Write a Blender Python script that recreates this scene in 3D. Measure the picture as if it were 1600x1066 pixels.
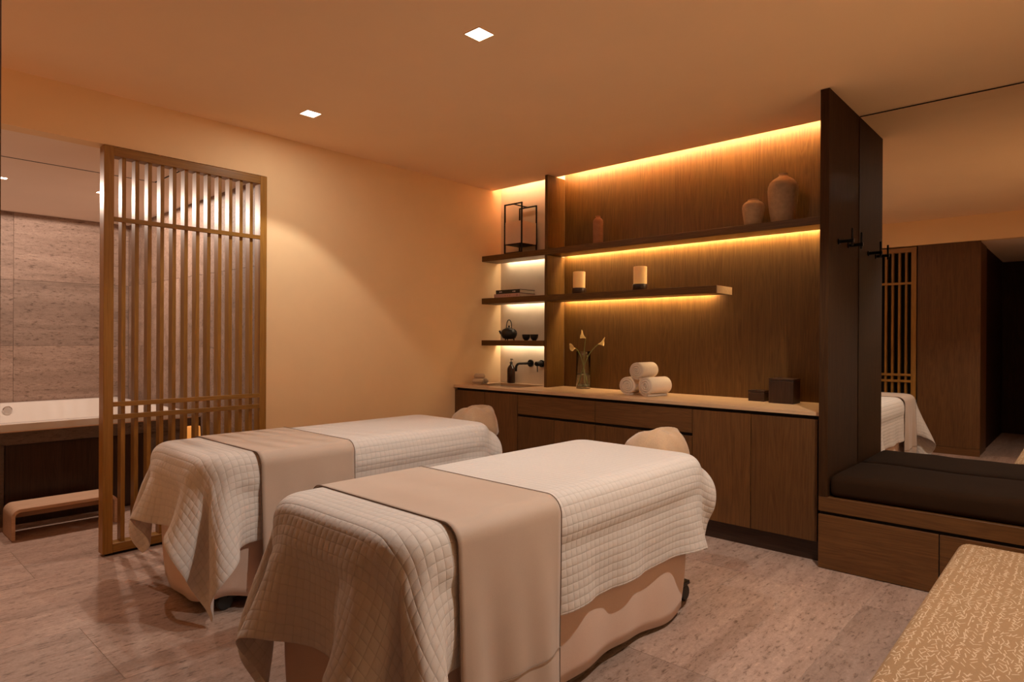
import bpy, bmesh, math, random
import numpy as np
from mathutils import Vector, Matrix

for o in list(bpy.data.objects):
    bpy.data.objects.remove(o, do_unlink=True)
scene = bpy.context.scene
COL = scene.collection
rnd = random.Random(7)

# ------------------------------------------------------------------ camera, world, exposure
F_PX, YAW, PITCH, ROLL = 994.375, math.radians(42.42), math.radians(-0.0832), math.radians(0.2985)
cam_d = bpy.data.cameras.new('camera')
cam = bpy.data.objects.new('camera', cam_d)
COL.objects.link(cam)
cam_d.sensor_width = 36.0
cam_d.lens = F_PX / 1600.0 * 36.0
cam_d.clip_start = 0.02
_f = Vector((-math.sin(YAW) * math.cos(PITCH), math.cos(YAW) * math.cos(PITCH), math.sin(PITCH)))
_r = Vector((math.cos(YAW), math.sin(YAW), 0))
_u = _r.cross(_f)
_r2 = _r * math.cos(ROLL) + _u * math.sin(ROLL)
_u2 = -_r * math.sin(ROLL) + _u * math.cos(ROLL)
_m = Matrix((_r2, _u2, -_f)).transposed().to_4x4()
_m.translation = Vector((0, 0, 1.30))
cam.matrix_world = _m
scene.camera = cam

world = bpy.data.worlds.new('world')
scene.world = world
world.use_nodes = True
world.node_tree.nodes['Background'].inputs[0].default_value = (1.0, 0.7, 0.45, 1)
world.node_tree.nodes['Background'].inputs[1].default_value = 0.01

scene.view_settings.view_transform = 'Standard'
scene.view_settings.look = 'None'
scene.view_settings.gamma = 1.0
scene.view_settings.use_curve_mapping = False
scene.view_settings.exposure = 0.93
scene.cycles.max_bounces = 14
scene.cycles.diffuse_bounces = 9

SPOT_W = 22.0                       # watts of one ceiling downlight
SPOT_COL = (1.0, 0.91, 0.80)
SPILL_W = 2.2                       # wide spill of the same fitting
LED_COL = (1.0, 0.70, 0.36)
LED_STRENGTH = 84.0
BATH_W = 28.0

# ------------------------------------------------------------------ materials
def new_mat(name):
    m = bpy.data.materials.new(name)
    m.use_nodes = True
    nt = m.node_tree
    b = nt.nodes['Principled BSDF']
    return m, nt, b

def coords(nt, scale, rand=True):
    tc = nt.nodes.new('ShaderNodeTexCoord')
    mp = nt.nodes.new('ShaderNodeMapping')
    mp.inputs['Scale'].default_value = scale
    if rand:
        oi = nt.nodes.new('ShaderNodeObjectInfo')
        mu = nt.nodes.new('ShaderNodeVectorMath'); mu.operation = 'MULTIPLY'
        cx = nt.nodes.new('ShaderNodeCombineXYZ')
        for k in range(3):
            nt.links.new(oi.outputs['Random'], cx.inputs[k])
        nt.links.new(cx.outputs[0], mu.inputs[0]); mu.inputs[1].default_value = (13.1, 7.7, 5.3)
        ad = nt.nodes.new('ShaderNodeVectorMath'); ad.operation = 'ADD'
        nt.links.new(tc.outputs['Object'], ad.inputs[0]); nt.links.new(mu.outputs[0], ad.inputs[1])
        nt.links.new(ad.outputs[0], mp.inputs['Vector'])
    else:
        nt.links.new(tc.outputs['Object'], mp.inputs['Vector'])
    return mp.outputs[0]

def noise(nt, vec, scale, detail=4, rough=0.6, dist=0.0):
    n = nt.nodes.new('ShaderNodeTexNoise')
    n.inputs['Scale'].default_value = scale
    n.inputs['Detail'].default_value = detail
    n.inputs['Roughness'].default_value = rough
    n.inputs['Distortion'].default_value = dist
    nt.links.new(vec, n.inputs['Vector'])
    return n.outputs['Fac']

def ramp(nt, fac, stops):
    r = nt.nodes.new('ShaderNodeValToRGB')
    e = r.color_ramp.elements
    while len(e) > 1:
        e.remove(e[-1])
    e[0].position, e[0].color = stops[0][0], (*stops[0][1], 1)
    for p, c in stops[1:]:
        q = e.new(p); q.color = (*c, 1)
    nt.links.new(fac, r.inputs[0])
    return r.outputs[0]

def mix(nt, fac, a, b, mode='MIX'):
    m = nt.nodes.new('ShaderNodeMix'); m.data_type = 'RGBA'; m.blend_type = mode
    for s, v in ((m.inputs[0], fac), (m.inputs[6], a), (m.inputs[7], b)):
        if hasattr(v, 'node'):
            nt.links.new(v, s)
        elif isinstance(v, (int, float)):
            s.default_value = v
        else:
            s.default_value = (*v, 1)
    return m.outputs[2]

def math_n(nt, op, a, b=None):
    n = nt.nodes.new('ShaderNodeMath'); n.operation = op
    for i, v in enumerate((a, b)):
        if v is None: continue
        if hasattr(v, 'node'): nt.links.new(v, n.inputs[i])
        else: n.inputs[i].default_value = v
    return n.outputs[0]

def bump(nt, b, h, strength, dist=0.01):
    n = nt.nodes.new('ShaderNodeBump')
    n.inputs['Strength'].default_value = strength
    n.inputs['Distance'].default_value = dist
    nt.links.new(h, n.inputs['Height'])
    nt.links.new(n.outputs[0], b.inputs['Normal'])

def wood(name, dark, light, axis='z', rough=0.42, tone=0.10):
    m, nt, b = new_mat(name)
    lo, hi = 1.2, 26.0
    sc = {'x': (lo, hi, hi), 'y': (hi, lo, hi), 'z': (hi, hi, lo)}[axis]
    v = coords(nt, sc)
    fine = noise(nt, v, 5.0, 5, 0.65)
    lo2 = 0.45
    sc2 = {'x': (lo2, 7, 7), 'y': (7, lo2, 7), 'z': (7, 7, lo2)}[axis]
    v2 = coords(nt, sc2)
    broad = noise(nt, v2, 1.6, 3, 0.5, 1.2)
    bands = math_n(nt, 'SINE', math_n(nt, 'MULTIPLY', broad, 55.0))
    bands = math_n(nt, 'MULTIPLY', bands, 0.5)
    f = math_n(nt, 'ADD', math_n(nt, 'MULTIPLY', fine, 0.66), math_n(nt, 'MULTIPLY', bands, 0.16))
    f = math_n(nt, 'ADD', f, math_n(nt, 'MULTIPLY', broad, 0.22))
    c = ramp(nt, f, [(0.18, dark), (0.74, light)])
    oi = nt.nodes.new('ShaderNodeObjectInfo')
    tonev = math_n(nt, 'ADD', math_n(nt, 'MULTIPLY', oi.outputs['Random'], 2 * tone), 1.0 - tone)
    hs = nt.nodes.new('ShaderNodeHueSaturation')
    nt.links.new(tonev, hs.inputs['Value']); nt.links.new(c, hs.inputs['Color'])
    nt.links.new(hs.outputs[0], b.inputs['Base Color'])
    b.inputs['Roughness'].default_value = rough
    b.inputs['Specular IOR Level'].default_value = 0.35
    bump(nt, b, fine, 0.15, 0.003)
    return m

def plain(name, col, rough=0.6, metal=0.0, var=0.06, scale=8.0, bmp=0.05):
    m, nt, b = new_mat(name)
    v = coords(nt, (1, 1, 1))
    n = noise(nt, v, scale, 4, 0.6)
    a = tuple(max(0, c * (1 - var)) for c in col); d = tuple(min(1, c * (1 + var)) for c in col)
    nt.links.new(ramp(nt, n, [(0.3, a), (0.7, d)]), b.inputs['Base Color'])
    b.inputs['Roughness'].default_value = rough
    b.inputs['Metallic'].default_value = metal
    if bmp:
        bump(nt, b, n, bmp, 0.004)
    return m

def stone(name, base, dark, light, axis='y', rough=0.5, contrast=1.0):
    m, nt, b = new_mat(name)
    st = {'x': (0.35, 4.0, 4.0), 'y': (4.0, 0.35, 4.0), 'z': (4, 4, .35)}[axis]
    v = coords(nt, st)
    band = noise(nt, v, 2.2, 5, 0.6, 0.6)
    vf = coords(nt, tuple(s * 5 if s > 1 else 6.0 for s in st))
    flecks = noise(nt, vf, 3.2, 6, 0.72, 0.4)
    vg = coords(nt, (1, 1, 1))
    grain = noise(nt, vg, 90.0, 3, 0.7)
    c = ramp(nt, band, [(0.25, dark), (0.5, base), (0.78, light)])
    pits = ramp(nt, flecks, [(0.34, (0.32, 0.25, 0.20)), (0.455, (0.93, 0.92, 0.91)), (0.59, (1, 1, 1)), (0.68, (1.32, 1.3, 1.27))])
    c = mix(nt, 0.9 * contrast, c, pits, 'MULTIPLY')
    gr = ramp(nt, grain, [(0.3, (0.78, 0.74, 0.70)), (0.6, (1, 1, 1))])
    c = mix(nt, 0.7 * contrast, c, gr, 'MULTIPLY')
    oi = nt.nodes.new('ShaderNodeObjectInfo')
    hs = nt.nodes.new('ShaderNodeHueSaturation')
    nt.links.new(math_n(nt, 'ADD', math_n(nt, 'MULTIPLY', oi.outputs['Random'], 0.30), 0.84), hs.inputs['Value'])
    nt.links.new(c, hs.inputs['Color'])
    nt.links.new(hs.outputs[0], b.inputs['Base Color'])
    b.inputs['Roughness'].default_value = rough
    bump(nt, b, flecks, 0.12, 0.003)
    return m

def emis(name, col, strength):
    m, nt, b = new_mat(name)
    b.inputs['Base Color'].default_value = (0.8, 0.8, 0.8, 1)
    b.inputs['Emission Color'].default_value = (*col, 1)
    b.inputs['Emission Strength'].default_value = strength
    return m

def fabric(name, col, rough=0.9, weave=420.0, var=0.08, sheen=0.2):
    m, nt, b = new_mat(name)
    v = coords(nt, (1, 1, 1))
    n1 = noise(nt, v, 6.0, 3, 0.5)
    n2 = noise(nt, v, weave, 2, 0.5)
    a = tuple(c * (1 - var) for c in col); d = tuple(min(1, c * (1 + var)) for c in col)
    nt.links.new(ramp(nt, math_n(nt, 'ADD', math_n(nt, 'MULTIPLY', n1, .5), math_n(nt, 'MULTIPLY', n2, .5)), [(0.35, a), (0.65, d)]), b.inputs['Base Color'])
    b.inputs['Roughness'].default_value = rough
    b.inputs['Sheen Weight'].default_value = sheen
    bump(nt, b, n2, 0.12, 0.002)
    return m

def quilt_mat(name, col, cell=0.03):
    """white cotton stitched in small squares (uv in metres)"""
    m, nt, b = new_mat(name)
    uv = nt.nodes.new('ShaderNodeUVMap')
    sep = nt.nodes.new('ShaderNodeSeparateXYZ')
    sc = nt.nodes.new('ShaderNodeVectorMath'); sc.operation = 'SCALE'
    sc.inputs['Scale'].default_value = math.pi / cell
    nt.links.new(uv.outputs[0], sc.inputs[0]); nt.links.new(sc.outputs[0], sep.inputs[0])
    hs = []
    for k in range(2):
        s = math_n(nt, 'ABSOLUTE', math_n(nt, 'SINE', sep.outputs[k]))
        hs.append(math_n(nt, 'POWER', s, 0.35))
    h = math_n(nt, 'MULTIPLY', hs[0], hs[1])
    v = coords(nt, (1, 1, 1))
    cr = noise(nt, v, 60.0, 3, 0.6)
    h2 = math_n(nt, 'ADD', h, math_n(nt, 'MULTIPLY', cr, 0.35))
    c = ramp(nt, h, [(0.0, tuple(x * 0.86 for x in col)), (0.5, col)])
    nt.links.new(c, b.inputs['Base Color'])
    b.inputs['Roughness'].default_value = 0.9
    b.inputs['Sheen Weight'].default_value = 0.15
    bump(nt, b, h2, 0.55, 0.005)
    return m

def dash_mat(name, ground, dash):
    """tan upholstery printed with loose cream dashes"""
    m, nt, b = new_mat(name)
    tc = nt.nodes.new('ShaderNodeTexCoord')
    facs = []
    for i, (cell, off, wl) in enumerate((((0.019, 0.027), (0.0, 0.0), 0.46), ((0.022, 0.030), (0.37, 0.61), 0.46), ((0.031, 0.022), (0.71, 0.23), 0.38))):
        mp = nt.nodes.new('ShaderNodeMapping')
        mp.inputs['Scale'].default_value = (1 / cell[0], 1 / cell[1], 0.0)
        mp.inputs['Location'].default_value = (off[0] + 100, off[1] + 100, 0)
        nt.links.new(tc.outputs['Object'], mp.inputs['Vector'])
        fl = nt.nodes.new('ShaderNodeVectorMath'); fl.operation = 'FLOOR'
        fr = nt.nodes.new('ShaderNodeVectorMath'); fr.operation = 'FRACTION'
        nt.links.new(mp.outputs[0], fl.inputs[0]); nt.links.new(mp.outputs[0], fr.inputs[0])
        wn = nt.nodes.new('ShaderNodeTexWhiteNoise'); wn.noise_dimensions = '2D'
        nt.links.new(fl.outputs[0], wn.inputs['Vector'])
        sb = nt.nodes.new('ShaderNodeVectorMath'); sb.operation = 'SUBTRACT'
        nt.links.new(fr.outputs[0], sb.inputs[0]); sb.inputs[1].default_value = (.5, .5, 0)
        ro = nt.nodes.new('ShaderNodeVectorRotate'); ro.rotation_type = 'Z_AXIS'
        nt.links.new(sb.outputs[0], ro.inputs['Vector'])
        ang = math_n(nt, 'MULTIPLY', math_n(nt, 'SUBTRACT', wn.outputs['Value'], 0.5), 1.7)
        nt.links.new(ang, ro.inputs['Angle'])
        sp = nt.nodes.new('ShaderNodeSeparateXYZ'); nt.links.new(ro.outputs[0], sp.inputs[0])
        ax = math_n(nt, 'LESS_THAN', math_n(nt, 'ABSOLUTE', sp.outputs[0]), 0.062)
        ay = math_n(nt, 'LESS_THAN', math_n(nt, 'ABSOLUTE', sp.outputs[1]), wl)
        spc = nt.nodes.new('ShaderNodeSeparateColor'); nt.links.new(wn.outputs['Color'], spc.inputs[0])
        on = math_n(nt, 'GREATER_THAN', spc.outputs[1], 0.42)
        facs.append(math_n(nt, 'MULTIPLY', math_n(nt, 'MULTIPLY', ax, ay), on))
    f = math_n(nt, 'MAXIMUM', math_n(nt, 'MAXIMUM', facs[0], facs[1]), facs[2])
    v = coords(nt, (1, 1, 1))
    n2 = noise(nt, v, 300.0, 2, 0.5)
    g = ramp(nt, n2, [(0.3, tuple(c * .85 for c in ground)), (0.7, ground)])
    nt.links.new(mix(nt, math_n(nt, 'MULTIPLY', f, 0.8), g, dash), b.inputs['Base Color'])
    b.inputs['Roughness'].default_value = 0.85
    bump(nt, b, math_n(nt, 'ADD', math_n(nt, 'MULTIPLY', f, .6), n2), 0.15, 0.003)
    return m

def glass(name, col=(1, 1, 1), rough=0.0, ior=1.45):
    m, nt, b = new_mat(name)
    v = coords(nt, (1, 1, 1))
    n = noise(nt, v, 5.0, 2, 0.5)
    nt.links.new(ramp(nt, n, [(0.3, tuple(c * .97 for c in col)), (0.7, col)]), b.inputs['Base Color'])
    b.inputs['Transmission Weight'].default_value = 1.0
    b.inputs['Roughness'].default_value = rough
    b.inputs['IOR'].default_value = ior
    return m

def translucent(name, col, rough=0.7):
    m = plain(name, col, rough, 0, 0.03, 10, 0.0)
    b = m.node_tree.nodes['Principled BSDF']
    b.inputs['Subsurface Weight'].default_value = 0.6
    b.inputs['Subsurface Radius'].default_value = (0.02, 0.015, 0.01)
    b.inputs['Subsurface Scale'].default_value = 1.0
    return m

OAK_D, OAK_L = (0.068, 0.028, 0.006), (0.160, 0.077, 0.017)
M = {}
M['oak_z'] = wood('oak_vertical', OAK_D, OAK_L, 'z')
M['oak_x'] = wood('oak_along_x', OAK_D, OAK_L, 'x')
M['oak_y'] = wood('oak_along_y', OAK_D, OAK_L, 'y')
M['oakd_z'] = wood('smoked_oak_vertical', (0.026, 0.0105, 0.0035), (0.056, 0.024, 0.008), 'z', 0.62)
M['oakd_x'] = wood('smoked_oak_along_x', (0.062, 0.026, 0.008), (0.125, 0.058, 0.018), 'x', 0.4)
M['teak_z'] = wood('screen_teak_vertical', (0.22, 0.098, 0.016), (0.40, 0.195, 0.040), 'z', 0.38)
M['teak_y'] = wood('screen_teak_along_y', (0.22, 0.098, 0.016), (0.40, 0.195, 0.040), 'y', 0.38)
M['counter'] = wood('counter_oak', (0.46, 0.29, 0.16), (0.66, 0.45, 0.27), 'x', 0.34)
M['walnut_z'] = wood('walnut_vertical', (0.020, 0.009, 0.005), (0.060, 0.026, 0.014), 'z', 0.3)
M['walnut_x'] = wood('walnut_along_x', (0.020, 0.009, 0.005), (0.060, 0.026, 0.014), 'x', 0.3)
M['step'] = wood('step_bentwood', (0.50, 0.31, 0.20), (0.66, 0.45, 0.31), 'y', 0.5)
M['dark'] = plain('dark_recess', (0.012, 0.008, 0.006), 0.8)
M['plaster'] = plain('cream_plaster', (0.90, 0.645, 0.37), 0.85, 0, 0.02, 3.0, 0.02)
M['ceil'] = plain('ceiling_plaster', (0.95, 0.70, 0.46), 0.9, 0, 0.015, 2.0, 0.01)
M['bathceil'] = plain('bath_ceiling_plaster', (0.92, 0.76, 0.64), 0.9, 0, 0.015, 2.0, 0.01)
M['niche'] = plain('niche_stone', (0.62, 0.505, 0.38), 0.6, 0, 0.05, 6.0, 0.03)
M['floor'] = stone('floor_travertine', (0.43, 0.298, 0.24), (0.315, 0.212, 0.162), (0.53, 0.386, 0.315), 'y', 0.60)
M['wallstone'] = stone('wall_limestone', (0.30, 0.205, 0.158), (0.20, 0.132, 0.098), (0.39, 0.28, 0.222), 'y', 0.6, 1.0)
M['grout'] = plain('grout', (0.40, 0.30, 0.235), 0.9)
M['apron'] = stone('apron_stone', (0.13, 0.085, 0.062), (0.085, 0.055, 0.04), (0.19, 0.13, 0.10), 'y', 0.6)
M['quilt'] = quilt_mat('white_quilt', (0.63, 0.575, 0.535))
M['stitch'] = fabric('tan_stitch', (0.25, 0.165, 0.11), 0.8)
M['runner'] = fabric('tan_runner', (0.50, 0.38, 0.30), 0.62, 500, 0.05, 0.3)
M['piping'] = fabric('brown_piping', (0.16, 0.09, 0.05), 0.8)
M['skirt'] = fabric('blush_skirt', (0.66, 0.48, 0.385), 0.85, 300, 0.05)
M['terry'] = fabric('terry_towel_tan', (0.47, 0.31, 0.185), 0.95, 160, 0.10, 0.5)
M['terryw'] = fabric('terry_towel_white', (0.72, 0.61, 0.50), 0.95, 160, 0.06, 0.5)
M['terrys'] = fabric('terry_cloth_beige', (0.62, 0.46, 0.30), 0.95, 160, 0.10, 0.5)
M['cushion'] = fabric('bench_cushion_brown', (0.026, 0.0125, 0.006), 0.95, 350, 0.12, 0.0)
M['vinyl'] = plain('headrest_vinyl', (0.55, 0.38, 0.22), 0.5)
for k_, v_ in (('cushion', .08), ('oakd_z', .12)):
    M[k_].node_tree.nodes['Principled BSDF'].inputs['Specular IOR Level'].default_value = v_
M['ottoman'] = dash_mat('ottoman_print', (0.36, 0.215, 0.105), (0.64, 0.49, 0.34))
M['black'] = plain('matt_black_metal', (0.012, 0.010, 0.009), 0.38, 0.6)
M['blackp'] = plain('black_plastic', (0.015, 0.013, 0.012), 0.5)
M['iron'] = plain('cast_iron', (0.022, 0.020, 0.019), 0.42, 0.3, 0.2, 60, 0.3)
M['chrome'] = plain('chrome', (0.75, 0.72, 0.70), 0.12, 1.0, 0.02, 5, 0)
M['enamel'] = plain('white_enamel', (0.80, 0.75, 0.70), 0.15, 0, 0.01, 3, 0)
M['clay'] = plain('red_clay', (0.34, 0.15, 0.075), 0.8, 0, 0.12, 30, 0.1)
M['sand'] = plain('sand_ceramic', (0.44, 0.30, 0.18), 0.85, 0, 0.12, 40, 0.15)
M['amber'] = plain('amber_bottle', (0.035, 0.013, 0.006), 0.12, 0, 0.05, 5, 0)
M['glass'] = glass('clear_glass', (0.97, 0.98, 0.94))
M['water'] = glass('vase_water', (0.93, 0.95, 0.88), 0.0, 1.33)
M['frost'] = translucent('frosted_shade', (0.66, 0.50, 0.40))
M['wax'] = translucent('candle_wax_glass', (0.78, 0.60, 0.36), 0.5)
M['petal'] = plain('calla_petal', (0.85, 0.70, 0.32), 0.5, 0, 0.12, 40, 0)
M['stem'] = plain('calla_stem', (0.16, 0.20, 0.05), 0.5)
M['pebble'] = plain('pebble', (0.25, 0.26, 0.20), 0.4, 0, 0.4, 40, 0)
M['paper'] = plain('book_pages', (0.72, 0.60, 0.44), 0.9, 0, 0.1, 200, 0)
M['bookblk'] = plain('book_cover_black', (0.012, 0.011, 0.012), 0.35)
M['bookpnk'] = plain('book_cover_blush', (0.48, 0.30, 0.26), 0.6)
M['printw'] = plain('print_white', (0.6, 0.55, 0.5), 0.6)
M['printr'] = plain('print_mauve', (0.30, 0.13, 0.14), 0.6)
M['led'] = emis('led_strip_glow', LED_COL, LED_STRENGTH)
M['ledw'] = emis('led_strip_glow_niche', (1.0, 0.80, 0.54), LED_STRENGTH * 0.20)
M['lens'] = emis('downlight_lens', (1.0, 0.88, 0.72), 6.0)
M['lampglow'] = emis('lantern_glow', (1.0, 0.38, 0.08), 0.30)
M['lampglow'].node_tree.nodes['Principled BSDF'].inputs['Base Color'].default_value = (0.5, 0.2, 0.05, 1)
mm, nt, b = new_mat('mirror_silver')
v = coords(nt, (1, 1, 1)); n_ = noise(nt, v, 2.0, 2, 0.5)
nt.links.new(ramp(nt, n_, [(0.3, (0.80, 0.76, 0.70)), (0.7, (0.82, 0.78, 0.72))]), b.inputs['Base Color'])
b.inputs['Metallic'].default_value = 1.0
b.inputs['Roughness'].default_value = 0.01
M['mirror'] = mm

# ------------------------------------------------------------------ mesh building
class MB:
    def __init__(self):
        self.bm = bmesh.new()
    def _merge(self, b2):
        me = bpy.data.meshes.new('tmp'); b2.to_mesh(me); b2.free()
        self.bm.from_mesh(me); bpy.data.meshes.remove(me)
    def box(self, x0, x1, y0, y1, z0, z1, bev=0.0, seg=2):
        b2 = bmesh.new()
        bmesh.ops.create_cube(b2, size=1.0)
        for v in b2.verts:
            v.co = Vector((x0 + (v.co.x + .5) * (x1 - x0), y0 + (v.co.y + .5) * (y1 - y0), z0 + (v.co.z + .5) * (z1 - z0)))
        if bev > 0:
            bmesh.ops.bevel(b2, geom=list(b2.edges), offset=bev, segments=seg, affect='EDGES', profile=0.5)
        self._merge(b2); return self
    def lathe(self, c, prof, seg=32, axis='z', smooth=True):
        rings = []
        for r, z in prof:
            ring = []
            if r < 1e-6:
                ring = [self.bm.verts.new(self._ax(c, 0, 0, z, axis))]
            else:
                for i in range(seg):
                    a = 2 * math.pi * i / seg
                    ring.append(self.bm.verts.new(self._ax(c, r * math.cos(a), r * math.sin(a), z, axis)))
            rings.append(ring)
        for a, b_ in zip(rings, rings[1:]):
            n = max(len(a), len(b_))
            for i in range(n):
                j = (i + 1) % n
                if len(a) == 1 and len(b_) == 1: continue
                if len(a) == 1: f = [a[0], b_[j], b_[i]]
                elif len(b_) == 1: f = [a[i], a[j], b_[0]]
                else: f = [a[i], a[j], b_[j], b_[i]]
                try: self.bm.faces.new(f)
                except ValueError: pass
        return self
    @staticmethod
    def _ax(c, x, y, z, axis):
        if axis == 'z': return Vector((c[0] + x, c[1] + y, c[2] + z))
        if axis == 'y': return Vector((c[0] + x, c[1] + z, c[2] + y))
        return Vector((c[0] + z, c[1] + x, c[2] + y))
    def tube(self, path, rad, seg=10, cap=True):
        path = [Vector(p) for p in path]
        n = len(path)
        rads = rad if isinstance(rad, (list, tuple)) else [rad] * n
        rings = []; up = None
        for i, p in enumerate(path):
            t = (path[min(i + 1, n - 1)] - path[max(i - 1, 0)]).normalized()
            if up is None:
                up = Vector((0, 0, 1)) if abs(t.z) < 0.9 else Vector((1, 0, 0))
            s = t.cross(up).normalized(); up = s.cross(t).normalized()
            rings.append([self.bm.verts.new(p + rads[i] * (math.cos(2 * math.pi * k / seg) * s + math.sin(2 * math.pi * k / seg) * up)) for k in range(seg)])
        for a, b_ in zip(rings, rings[1:]):
            for k in range(seg):
                self.bm.faces.new([a[k], a[(k + 1) % seg], b_[(k + 1) % seg], b_[k]])
        if cap:
            self.bm.faces.new(rings[0][::-1]); self.bm.faces.new(rings[-1])
        return self
    def grid(self, A, close_u=False, uv=None):
        """A: array [nu][nv][3] of points"""
        nu, nv = A.shape[:2]
        V = [[self.bm.verts.new(Vector(A[i, j])) for j in range(nv)] for i in range(nu)]
        lay = self.bm.loops.layers.uv.new('UVMap') if uv is not None else None
        for i in range(nu if close_u else nu - 1):
            i2 = (i + 1) % nu
            for j in range(nv - 1):
                f = self.bm.faces.new([V[i][j], V[i2][j], V[i2][j + 1], V[i][j + 1]])
                if lay is not None:
                    for lp, (a, c) in zip(f.loops, ((i, j), (i2, j), (i2, j + 1), (i, j + 1))):
                        lp[lay].uv = uv[a, c]
        return self
    def prism(self, pts, axis, a0, a1):
        """closed 2-d outline extruded along an axis; pts in the two other axes in xyz order"""
        def P(p, a):
            if axis == 'x': return Vector((a, p[0], p[1]))
            if axis == 'y': return Vector((p[0], a, p[1]))
            return Vector((p[0], p[1], a))
        A = [self.bm.verts.new(P(p, a0)) for p in pts]; B = [self.bm.verts.new(P(p, a1)) for p in pts]
        n = len(pts)
        for i in range(n):
            self.bm.faces.new([A[i], A[(i + 1) % n], B[(i + 1) % n], B[i]])
        self.bm.faces.new(A[::-1]); self.bm.faces.new(B)
        return self

ORG = {}
def finish(mb, name, mat, origin, smooth):
    bm = mb.bm
    bmesh.ops.recalc_face_normals(bm, faces=bm.faces)
    bmesh.ops.translate(bm, verts=bm.verts, vec=-origin)
    me = bpy.data.meshes.new(name)
    bm.to_mesh(me); bm.free()
    if smooth:
        me.polygons.foreach_set('use_smooth', [True] * len(me.polygons))
        if smooth is not True:
            try: me.set_sharp_from_angle(angle=math.radians(smooth))
            except Exception: pass
    me.materials.append(M[mat])
    o = bpy.data.objects.new(name, me); COL.objects.link(o)
    return o

def bbox_base(bm):
    xs = [v.co for v in bm.verts]
    lo = [min(c[i] for c in xs) for i in range(3)]; hi = [max(c[i] for c in xs) for i in range(3)]
    return Vector(((lo[0] + hi[0]) / 2, (lo[1] + hi[1]) / 2, lo[2]))

def tag(o, label=None, cat=None, group=None, kind=None):
    if label: o['label'] = label
    if cat: o['category'] = cat
    if group: o['group'] = group
    if kind: o['kind'] = kind
    return o

def solo(name, mb, mat, label, cat, group=None, smooth=False):
    org = bbox_base(mb.bm)
    o = finish(mb, name, mat, org, smooth)
    o.location = org; ORG[o] = org
    return tag(o, label, cat, group)

def thing(name, label, cat, loc, group=None):
    o = bpy.data.objects.new(name, None); COL.objects.link(o)
    o.empty_display_size = 0.1
    o.location = loc; ORG[o] = Vector(loc)
    return tag(o, label, cat, group)

def part(name, mb, mat, parent, smooth=False, label=None, kind=None):
    org = bbox_base(mb.bm)
    o = finish(mb, name, mat, org, smooth)
    o.parent = parent
    o.location = org - ORG[parent]; ORG[o] = org
    return tag(o, label, None, None, kind)

def struct(name, mb, mat, smooth=False, label=None, cat=None):
    org = bbox_base(mb.bm)
    o = finish(mb, name, mat, org, smooth)
    o.location = org; ORG[o] = org
    return tag(o, label, cat, None, 'structure')

def copy_tree(o, parent=None):
    c = o.copy(); COL.objects.link(c); c.parent = parent
    for ch in list(o.children):
        copy_tree(ch, c)
    return c

def soft(o, bev=0.01, seg=3):
    m = o.modifiers.new('bevel', 'BEVEL'); m.width = bev; m.segments = seg; m.limit_method = 'ANGLE'
    return o

# ------------------------------------------------------------------ key dimensions (metres)
XL, XR, YB, YF, ZC = -4.333, 0.45, 4.575, 0.146, 2.752
YMIR = 4.52
PX0, PX1, YP = -1.166, -1.118, 3.90          # tall oak panel
ZCT = 0.887                                   # counter top
YSH = 4.308                                   # shelf front
ZBC = 2.45                                    # soffit / bathroom ceiling

# ------------------------------------------------------------------ the setting
fl = struct('floor', MB().box(-7.5, XR + 0.1, -2.6, YB + 0.1, -0.10, -0.0014), 'grout', label='warm travertine slab floor', cat='floor')
tile_mesh = {}
def floor_tile(x0, x1, y0, y1):
    g = 0.0008
    key = (round(x1 - x0, 3), round(y1 - y0, 3))
    org = Vector(((x0 + x1) / 2, (y0 + y1) / 2, -0.0013))
    if key not in tile_mesh:
        mb = MB().box(x0 + g, x1 - g, y0 + g, y1 - g, -0.0013, 0.0, 0.0005, 1)
        o = finish(mb, 'tile', 'floor', org, False)
        tile_mesh[key] = o.data
    else:
        o = bpy.data.objects.new('tile', tile_mesh[key]); COL.objects.link(o)
    o.parent = fl; o.location = org - ORG[fl]
xs = [-0.83 - 0.63 * k for k in range(-2, 6)]
xs = [x for x in xs if x > -4.2 and x < XR] + [-4.2, XR]
xs = sorted(set(round(x, 3) for x in xs))
offs = {0: 1.44, 1: 0.9, 2: 2.0, 3: 1.5, 4: 2.33, 5: 1.7, 6: 1.1}
xs_b = [-4.2, -4.83, -5.46]
rows = [(a, b_) for a, b_ in zip(xs, xs[1:])] + [(-4.83, -4.2), (-5.46, -4.83), (-6.09, -5.46), (-6.72, -6.09), (-7.35, -6.72)]
for i, (a, b_) in enumerate(rows):
    o0 = 2.33 if abs(b_ + 0.83) < .01 else (1.44 if abs(b_ + 3.35) < .01 else offs[i % 7])
    ys = [o0 - 1.2 * k for k in range(-4, 6)]
    lim0, lim1 = (-2.5, YB) if b_ > -4.0 else (0.15, 2.16)
    ys = sorted([y for y in ys if lim0 + .05 < y < lim1 - .05] + [lim0, lim1])
    for c, d in zip(ys, ys[1:]):
        floor_tile(a, b_, c, d)

# main ceiling: stops short of the back wall, a light cove runs behind its edge
mb = MB().box(XL - .12, XR + .1, YF, 4.446, ZC, ZC + 0.03)
mb.box(PX0, XR + .1, 4.446, YB + .1, ZC, ZC + 0.03)
mb.box(XL - .12, PX0, 4.30, YB + .1, ZC + 0.16, ZC + 0.19)
mb.box(XL - .12, PX0, 4.30, 4.32, ZC + .03, ZC + 0.16)
struct('ceiling', mb, 'ceil')

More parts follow.
